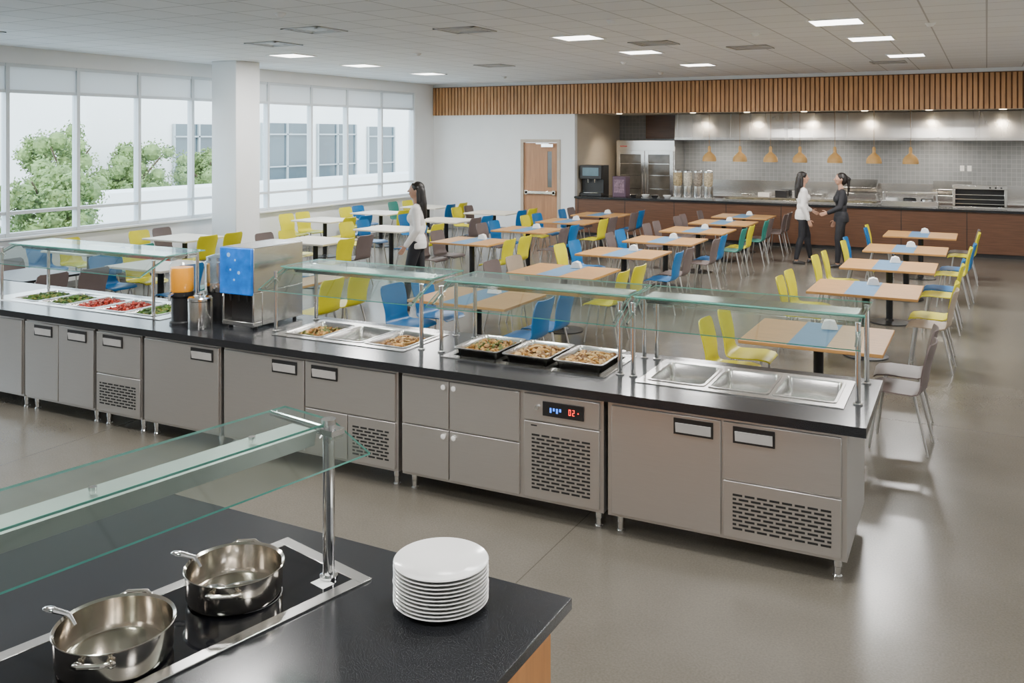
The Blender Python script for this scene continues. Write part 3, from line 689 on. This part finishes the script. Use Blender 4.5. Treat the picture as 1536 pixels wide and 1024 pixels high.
# hood
r = root('extractor_hood', (0, 0, 0), 0, 'long stainless steel extractor hood over the cooking line', 'extractor hood')
g = G(); g.loft([[V((x, 21.95, 2.34)), V((x, 21.95, 2.40)), V((x, 22.02, 2.98)), V((x, YK-.01, 2.98)), V((x, YK-.01, 2.34))] for x in (-6.95, XR-.02)]); g.obj('canopy', HOODM, r, flat=True)
for k in range(9): G().loft([[V((x, 21.945, 2.40)), V((x, 22.015, 2.98)), V((x, 22.03, 2.98)), V((x, 21.96, 2.40))] for x in (-6.9+1.35*k, -6.885+1.35*k)]).obj('seam', STEEL, r)
G().box(-8.2, -6.96, YK-.06, YK-.001, 2.36, 2.99).obj('trim_5', WOODR, **S)
# fridge
r = root('refrigerator', (-8.72, 22.45, 0), 0, 'tall stainless refrigerator with two glass doors', 'refrigerator')
g = G(); g.box(0, 1.6, .04, .85, .12, 2.32); g.obj('body', STEELX, r, bevel=.008)
for q in ((.08, .1), (1.52, .1), (.08, .8), (1.52, .8)): G().cyl((q[0], q[1], 0), (q[0], q[1], .12), .025).obj('foot', DARK, r)
for k in range(2):
    a = .03+.78*k
    g = G(); g.box(a, a+.09, 0, .04, .2, 2.05); g.box(a+.67, a+.76, 0, .04, .2, 2.05); g.box(a+.09, a+.67, 0, .04, .2, .3); g.box(a+.09, a+.67, 0, .04, 1.95, 2.05)
    d_ = g.obj('door', STEELX, r, bevel=.003)
    g = G(); g.mi = 0; g.box(a+.09, a+.67, .02, .035, .3, 1.95); g.mi = 1
    for q in (.7, 1.05, 1.4, 1.7): g.box(a+.11, a+.65, .016, .02, q, q+.015)
    g.obj('glass', [M('fridge_glass%d' % k, (.10, .095, .085), .1, 0, .3, 3), STEELX], d_)
    hx = a+.72 if k == 0 else a+.04
    G().tube([(hx, 0, .9), (hx, -.04, .92), (hx, -.04, 1.45), (hx, 0, 1.47)], .01, 8).obj('handle', CHROME, d_)
G().box(.1, .3, .035, .04, 2.15, 2.18).obj('badge', M('red_badge', (.35, .05, .05), .4), r)
# pendants
for x in (-5.80, -5.08, -4.38, -3.73, -2.98, -2.17, -1.44):
    if 'pend' not in TPL:
        r = root('pendant_lamp', (x, 21.0, 3.0), 0, 'small light wood dome pendant lamp on a thin cord', 'pendant lamp', 'wooden pendant lamps over the bar')
        G().cyl((0, 0, -.80), (0, 0, 0), .005, .005, 6).obj('cord', M('brass_cord', (.35, .2, .08), .5), r)
        G().lathe([(.16, -1.16), (.162, -1.12), (.15, -1.06), (.11, -1.0), (.055, -.955), (.034, -.93), (.034, -.83), (.02, -.80), (.02, -.93), (.05, -.96), (.105, -1.01), (.142, -1.065), (.153, -1.12), (.153, -1.16)], seg=28, closed=True).obj('lamp_shade', PENDW, r)
        G().ell((0, 0, -1.05), (.03, .03, .04)).obj('bulb', emat('bulb_glow', (1, .75, .4), 12), r)
        TPL['pend'] = r
    else: copytree(TPL['pend'], (x, 21.0, 3.0))
DG = emat('downlight_glow', (1, .85, .6), 8)
for x in (-8.2, -6.3, -5.0, -3.7, -2.4, -1.1, .3, 2.0):
    o = G().lathe([(.0, -.004), (.05, -.004), (.06, -.012), (.07, -.01), (.07, 0), (0, 0)], seg=20).obj('downlight', DG, label='small round recessed warm downlight', category='downlight', group='kitchen downlights'); o.location = (x, 21.35, 3.0)
    light('downlight_lamp', 'SPOT', (0, 0, -.03), 80, color=(1, .84, .64), rot=(math.radians(22), 0, 0), parent=o, spot=1.9)
for x in (-6, -3.5, -1, 1.5):
    light('hood_fill', 'AREA', (x, 22.6, 2.33), 30, .7, .2, (1, .90, .76))  # added fill lights that brighten the hood area, with no visible fixture
# kitchen objects
r = root('coffee_machine', (-8.92, 20.5, .955), 0, 'tall black coffee machine with a lit screen', 'coffee machine')
g = G(); g.box(0, .58, .15, .5, 0, .76); g.box(0, .58, 0, .15, 0, .08); g.box(0, .58, 0, .15, .42, .76); g.obj('body', DARK, r, bevel=.01)
G().box(.08, .50, -.004, 0, .50, .70).obj('screen', M('screen_blue_grey', (.12, .2, .24), .2), r); G().box(.1, .48, .02, .14, .081, .09).obj('drip_tray', CHROME, r)
for k in (0, 1): G().cyl((.2+.18*k, .07, .42), (.2+.18*k, .07, .33), .02, .012).obj('spout', CHROME, r)
r = root('snack_box', (-8.07, 20.55, .955), 0, 'purple-brown display box on the bar', 'box')
G().box(0, .34, 0, .3, 0, .5).obj('box', M('plum', (.09, .045, .075), .4), r, bevel=.008); G().box(.04, .3, -.003, 0, .1, .42).obj('label', M('plum_print', (.2, .12, .16), .4, 0, .5, 20), r)
for k in range(4):
    o = G().lathe([(0, 0), (.05, 0), (.085, .035), (.1, .07), (.094, .07), (.078, .036), (.04, .008), (0, .008)], seg=24).obj('bowl', PORC if k % 2 else STEELX, label='small serving bowl standing on the bar', category='bowl', group='bowls on the bar'); o.location = (-7.55+.27*k, 20.6+.1*(k % 2), .9555)
r = root('cereal_dispenser', (-6.62, 20.6, .955), 0, 'row of clear topped steel cereal dispensers', 'dispenser')
G().box(0, 1.0, 0, .3, 0, .04).obj('base', STEELX, r)
for k in range(4):
    G().lathe([(.105, .04), (.11, .06), (.11, .3), (0, .3)], (.13+.245*k, .15, 0), 24).obj('canister', STEELX, r)
    G().lathe([(.07, .30), (.10, .34), (.105, .40), (.105, .62), (0, .62)], (.13+.245*k, .15, 0), 24).obj('jar', M('cereal%d' % k, [(.45, .35, .2), (.6, .55, .45), (.3, .25, .2), (.55, .45, .3)][k], .2, 0, .4, 30), r)
    G().lathe([(.108, .62), (.108, .66), (.03, .68), (0, .68)], (.13+.245*k, .15, 0), 24).obj('lid', CHROME, r)
r = root('food_display', (-5.35, 20.48, .955), 0, 'long stainless display tray with food on the bar', 'food display')
G().box(0, 3.3, 0, .45, 0, .05).obj('base', STEELX, r, bevel=.004)
G().box(.05, 3.25, .04, .41, .05, .075).obj('contents', M('mixed_food', (.12, .10, .05), .6, 0, .9, 12), r)
for k in range(5): 
    o = G().box(0, .28, 0, .3, 0, random.choice((.06, .1, .16))).obj('container', [STEELX, PORC, DARK, STEEL][k % 4], bevel=.008, label='small food container on the kitchen back counter', category='container', group='back counter containers'); o.location = (-5.5+.42*k, 22.85, .9205)
def rack(x, y, z, w, h, label, name='toaster_oven'):
    r = root(name, (x, y, z), 0, label, 'toaster'); g = G(); g.box(0, w, .04, .42, 0, .05); g.box(0, w, 0, .42, h-.08, h); g.box(0, .05, 0, .42, .05, h-.08); g.box(w-.05, w, 0, .42, .05, h-.08); g.box(.05, w-.05, .38, .42, .05, h-.08); g.obj('body', STEELX, r, bevel=.006)
    for k in range(3): G().box(.05, w-.05, .03, .299, .1+k*(h-.25)/2.5, .11+k*(h-.25)/2.5).obj('shelf', CHROME, r)
    G().box(.05, w-.05, .3, .379, .05, h-.08).obj('interior', DARK, r)
    for k in range(3): G().cyl((w-.1-.1*k, 0, h-.04), (w-.1-.1*k, -.02, h-.04), .018).obj('knob', DARK, r)
rack(-.62, 20.5, .955, .98, .48, 'wide stainless open-fronted toaster oven on the bar')
r = root('steam_table', (-1.98, 20.48, .955), 0, 'stainless warming tray with lidded pots on the bar', 'warming tray')
G().box(0, 1.1, 0, .45, 0, .12).obj('base', STEELX, r, bevel=.006); G().box(.02, 1.08, .02, .43, .27, .30).obj('shelf', STEELX, r, bevel=.004)
for q in ((.04, .04), (1.06, .04), (.04, .41), (1.06, .41)): G().cyl((q[0], q[1], .12), (q[0], q[1], .27), .01).obj('post', CHROME, r)
for k in range(3): G().lathe([(.13, .12), (.13, .16), (.11, .18), (0, .185)], (.2+.34*k, .22, 0), 24).obj('lid', [PORC, DARK, STEELX][k], r)
for x, lb in ((-3.1, 'stainless panini press with raised lid'), (-1.1, 'stainless griddle press on the back counter')):
    r = root('panini_press', (x, 22.75, .9205), 0, lb, 'press')
    G().box(0, .8, 0, .45, 0, .16).obj('base', STEELX, r, bevel=.01)
    l = G().box(0, .8, -.03, .36, 0, .12).obj('lid', STEELX, r, bevel=.01); l.location = (0, .08, .2); l.rotation_euler = (math.radians(28), 0, 0)
    G().tube([(.1, -.02, .3), (.1, -.1, .28), (.7, -.1, .28), (.7, -.02, .3)], .012, 8).obj('handle', DARK, r)
for x in (-.55, -.4):
    o = G().box(0, .09, -.01, 0, 0, .13).obj('wall_socket', PORC, bevel=.003, label='white wall socket on the tiled wall', category='socket', group='wall sockets'); o.location = (x, YK, 1.62)

# ------------------------------------------------------------------ people
def remesh(g, name, mat, par, vox=.008, sm=4, label=None):
    o = g.obj(name, mat, None, flat=True)
    m = o.modifiers.new('r', 'REMESH'); m.mode = 'VOXEL'; m.voxel_size = vox
    s = o.modifiers.new('s', 'SMOOTH'); s.factor = .5; s.iterations = sm
    dg = bpy.context.evaluated_depsgraph_get(); me = bpy.data.meshes.new_from_object(o.evaluated_get(dg))
    o.modifiers.clear(); old = o.data; o.data = me
    for p in me.polygons: p.use_smooth = True
    if not me.materials: me.materials.append(mat)
    o.parent = par
    if label: o['label'] = label
    return o
def hand(g, wr, d, side, curl=.5):
    d = V(d).normalized(); wr = V(wr)
    acr = d.cross(V((1, 0, 0))).normalized() if abs(d.x) < .8 else V((0, 1, 0))
    if acr.y < 0: acr = -acr
    nrm = V((-side, 0, 0)) if abs(d.x) < .8 else V((0, 0, -1))
    for k in (-1, 0, 1): g.cap(wr+d*.01+acr*k*.010, wr+d*.078+acr*k*.022, .013, .012, 8)
    for k, L in ((-1.5, .055), (-.5, .068), (.5, .074), (1.5, .066)):
        b = wr+d*.08+acr*k*.0185; m = b+(d*(1)+nrm*.25*curl)*L*.5; e = m+(d*.8+nrm*.8*curl).normalized()*L*.5
        g.cap(b, m, .0085, .008, 8); g.cap(m, e, .008, .007, 8)
    b = wr+d*.03+acr*.03; m = b+(d*.6+acr*.8).normalized()*.035; e = m+(d+acr*.3+nrm*.2).normalized()*.03
    g.cap(b, m, .011, .0095, 8); g.cap(m, e, .0095, .008, 8)
def person(x, y, rz, sc, label, arms, feet, top, bottom, hair, shirt='shirt', lean=0):
    r = root('person', (x, y, 0), rz, label, 'person'); r.scale = (sc, sc, sc)
    hipz = .90
    kn = []; an = []
    for s, (fx, fy, fz) in zip((-1, 1), feet):
        a = V((fx, fy, fz+.08)); h = V((s*.085, 0, hipz)); k = (a+h)/2+V((s*.005, .03, .02)); kn.append(k); an.append(a)
    def torso(g, e):
        g.ell((0, -.005, .93), (.158+e, .112+e, .12+e)); g.ell((0, -.03, .89), (.14+e, .09+e, .10+e)); g.ell((0, .0, 1.06), (.118+e, .09+e, .15)); g.ell((0, 0, 1.24), (.142+e, .10+e, .16+e))
        g.cap((-.13, -.005, 1.365), (.13, -.005, 1.365), .045+e, .045+e)
        for s in (-1, 1): g.ell((s*.065, .07, 1.235), (.06+e, .045+e, .06+e)); g.cap((s*.06, -.005, 1.385), (s*.15, -.005, 1.355), .035+e, .04+e)
    def arm(g, i, e, tr=0):
        s = (-1, 1)[i]; sh = V((s*.172, -.005, 1.352)); el, wr = V(arms[i][0]), V(arms[i][1])
        g.cap(sh, el, .045+e, .035+e); fa = el+(wr-el)*.35
        w2 = wr-(wr-el).normalized()*tr
        g.cap(el, fa, .036+e, .036+e); g.cap(fa, w2, .036+e, .024+e*1.2)
    g = G(); torso(g, 0)
    for i in (0, 1):
        arm(g, i, 0); el, wr = V(arms[i][0]), V(arms[i][1]); hand(g, wr, arms[i][2] if len(arms[i]) > 2 else wr-el, (-1, 1)[i])
        h = V(((-1, 1)[i]*.085, 0, hipz)); g.cap(h, kn[i], .082, .054); c = kn[i]+(an[i]-kn[i])*.3+V((0, -.015, 0)); g.cap(kn[i], c, .052, .052); g.cap(c, an[i], .05, .033)
        g.cap(an[i]+V((0, -.02, -.045)), an[i]+V((0, .13, -.055)), .03, .022)
    g.cap((0, -.005, 1.38), (0, .012, 1.50), .047, .043)
    g.ell((0, .012, 1.61), (.074, .090, .105)); g.ell((0, .045, 1.55), (.052, .052, .055)); g.ell((0, .03, 1.525), (.045, .05, .03))
    g.ell((0, .07, 1.60), (.055, .035, .06)); g.cap((0, .102, 1.615), (0, .120, 1.588), .008, .0115, 8); g.ell((0, .096, 1.555), (.022, .012, .010), 10, 6)
    for s in (-1, 1): g.ell((s*.076, .0, 1.595), (.010, .018, .028), 10, 6); g.ell((s*.03, .082, 1.59), (.02, .02, .02), 10, 6)
    remesh(g, 'body', SKIN, r, .0065, 3)
    g = G(); torso(g, .014)
    g.loft([[V(((.165+q)*math.cos(t*math.pi/12), (.118+q)*math.sin(t*math.pi/12)-.005, z)) for t in range(24)] for z, q in ((.83, .012), (.90, .014), (1.0, -.015))])
    for i in (0, 1): arm(g, i, .013, .015)
    remesh(g, shirt, top, r, .008, 5)
    g = G(); g.ell((0, -.005, .93), (.166, .12, .12)); g.ell((0, -.03, .88), (.15, .10, .11))
    for i in (0, 1):
        h = V(((-1, 1)[i]*.085, 0, hipz)); g.cap(h, kn[i], .094, .064); c = kn[i]+(an[i]-kn[i])*.3+V((0, -.015, 0)); g.cap(kn[i], c, .062, .060); g.cap(c, an[i]+V((0, 0, .03)), .060, .044)
    remesh(g, 'trousers', bottom, r, .009, 5)
    for i in (0, 1):
        g = G(); a = an[i]; g.cap(a+V((0, -.03, -.045)), a+V((0, .06, -.045)), .036, .034); g.cap(a+V((0, .06, -.048)), a+V((0, .15, -.056)), .036, .024); g.box(a.x-.033, a.x+.033, a.y-.06, a.y+.15, a.z-.08, a.z-.06)
        remesh(g, 'shoe', SHOE, r, .007, 3)
    g = G(); g.ell((0, -.012, 1.635), (.085, .098, .092)); g.ell((0, -.04, 1.60), (.083, .07, .11))
    if hair == 'long':
        for s in (-1, 0, 1): g.cap((s*.04, -.07, 1.60), (s*.055, -.095, 1.42), .042, .04); g.cap((s*.055, -.095, 1.42), (s*.045, -.115, 1.24), .04, .022)
        for s in (-1, 1): g.cap((s*.07, -.02, 1.62), (s*.075, -.03, 1.45), .022, .025); g.cap((s*.04, .05, 1.685), (s*.075, -.01, 1.64), .02, .022)
    else:
        g.cap((0, -.09, 1.63), (0, -.135, 1.60), .04, .04); g.cap((0, -.13, 1.60), (.0, -.135, 1.42), .035, .022); g.cap((0, -.135, 1.42), (0, -.12, 1.30), .022, .01)
        for s in (-1, 1): g.cap((s*.04, .05, 1.685), (s*.072, -.02, 1.63), .02, .02)
    remesh(g, 'hair', HAIR, r, .007, 3)
    for s in (-1, 1):
        G().ell((s*.03, .1005, 1.60), (.011, .005, .005), 10, 6).obj('eye', HAIR, r); G().cap((s*.018, .104, 1.618), (s*.043, .095, 1.619), .003, .002, 6).obj('eyebrow', HAIR, r)
    G().ell((0, .1065, 1.556), (.019, .004, .005), 10, 6).obj('mouth', LIP, r)
    return r
person(-7.11, 10.6, math.radians(118), 1.045, 'woman in white blouse and dark trousers standing between tables',
       [((-.23, -.03, 1.09), (-.22, .12, .88)), ((.23, -.06, 1.08), (.22, .03, .85))], [(-.09, .14, 0), (.10, -.14, 0)], WCLOTH, BCLOTH, 'long', 'blouse')
person(-3.12, 17.84, math.radians(-66), 1.02, 'woman in white blouse and black trousers talking to a colleague',
       [((-.24, .02, 1.10), (-.17, .20, .98), (.3, .8, -.4)), ((.22, -.05, 1.08), (.22, .05, .84))], [(-.10, .17, 0), (.10, -.14, 0)], WCLOTH, BCLOTH, 'long', 'blouse')
person(-2.40, 17.68, math.radians(108), 1.02, 'woman in black jacket and trousers reaching one hand out',
       [((-.24, .06, 1.10), (-.20, .26, 1.00), (.2, 1, -.3)), ((.23, -.05, 1.08), (.22, .06, .84))], [(-.10, .08, 0), (.10, -.10, 0)], BCLOTH, BCLOTH, 'pony', 'jacket')

# ------------------------------------------------------------------ lights, world, camera
w = bpy.data.worlds.new('world'); bpy.context.scene.world = w; w.use_nodes = True
n = w.node_tree; bg = n.nodes['Background']; L = n.links.new
tc = n.nodes.new('ShaderNodeTexCoord'); sp = n.nodes.new('ShaderNodeSeparateXYZ'); cr = n.nodes.new('ShaderNodeValToRGB')
cr.color_ramp.elements[0].color = (.92, .97, 1, 1); cr.color_ramp.elements[1].color = (.60, .79, 1, 1); cr.color_ramp.elements[1].position = .8
L(tc.outputs['Generated'], sp.inputs[0]); L(sp.outputs[2], cr.inputs[0]); L(cr.outputs[0], bg.inputs[0]); bg.inputs[1].default_value = 7.0
p = bpy.data.lights.new('window_portal', 'AREA'); p.shape = 'RECTANGLE'; p.size = 2.7; p.size_y = 18.2; p.cycles.is_portal = True
po = bpy.data.objects.new('window_portal', p); COL.objects.link(po); po.location = (XW-.18, 10.37, 2.2); po.rotation_euler = (0, math.radians(-90), 0)
s = bpy.data.lights.new('sun', 'SUN'); s.energy = 4; s.angle = .02; s.color = (1, .95, .86); so = bpy.data.objects.new('sun', s); COL.objects.link(so)
so.rotation_euler = (math.radians(30), math.radians(40), 0)
cam = bpy.data.cameras.new('camera'); co = bpy.data.objects.new('camera', cam); COL.objects.link(co)
co.location = (0, 0, 2.45); co.rotation_euler = (math.radians(90), 0, math.radians(27.81))
cam.sensor_width = 36; cam.lens = 1350/1536*36; cam.shift_y = -(512-203)/1536; cam.clip_start = .05; cam.clip_end = 300
bpy.context.scene.camera = co
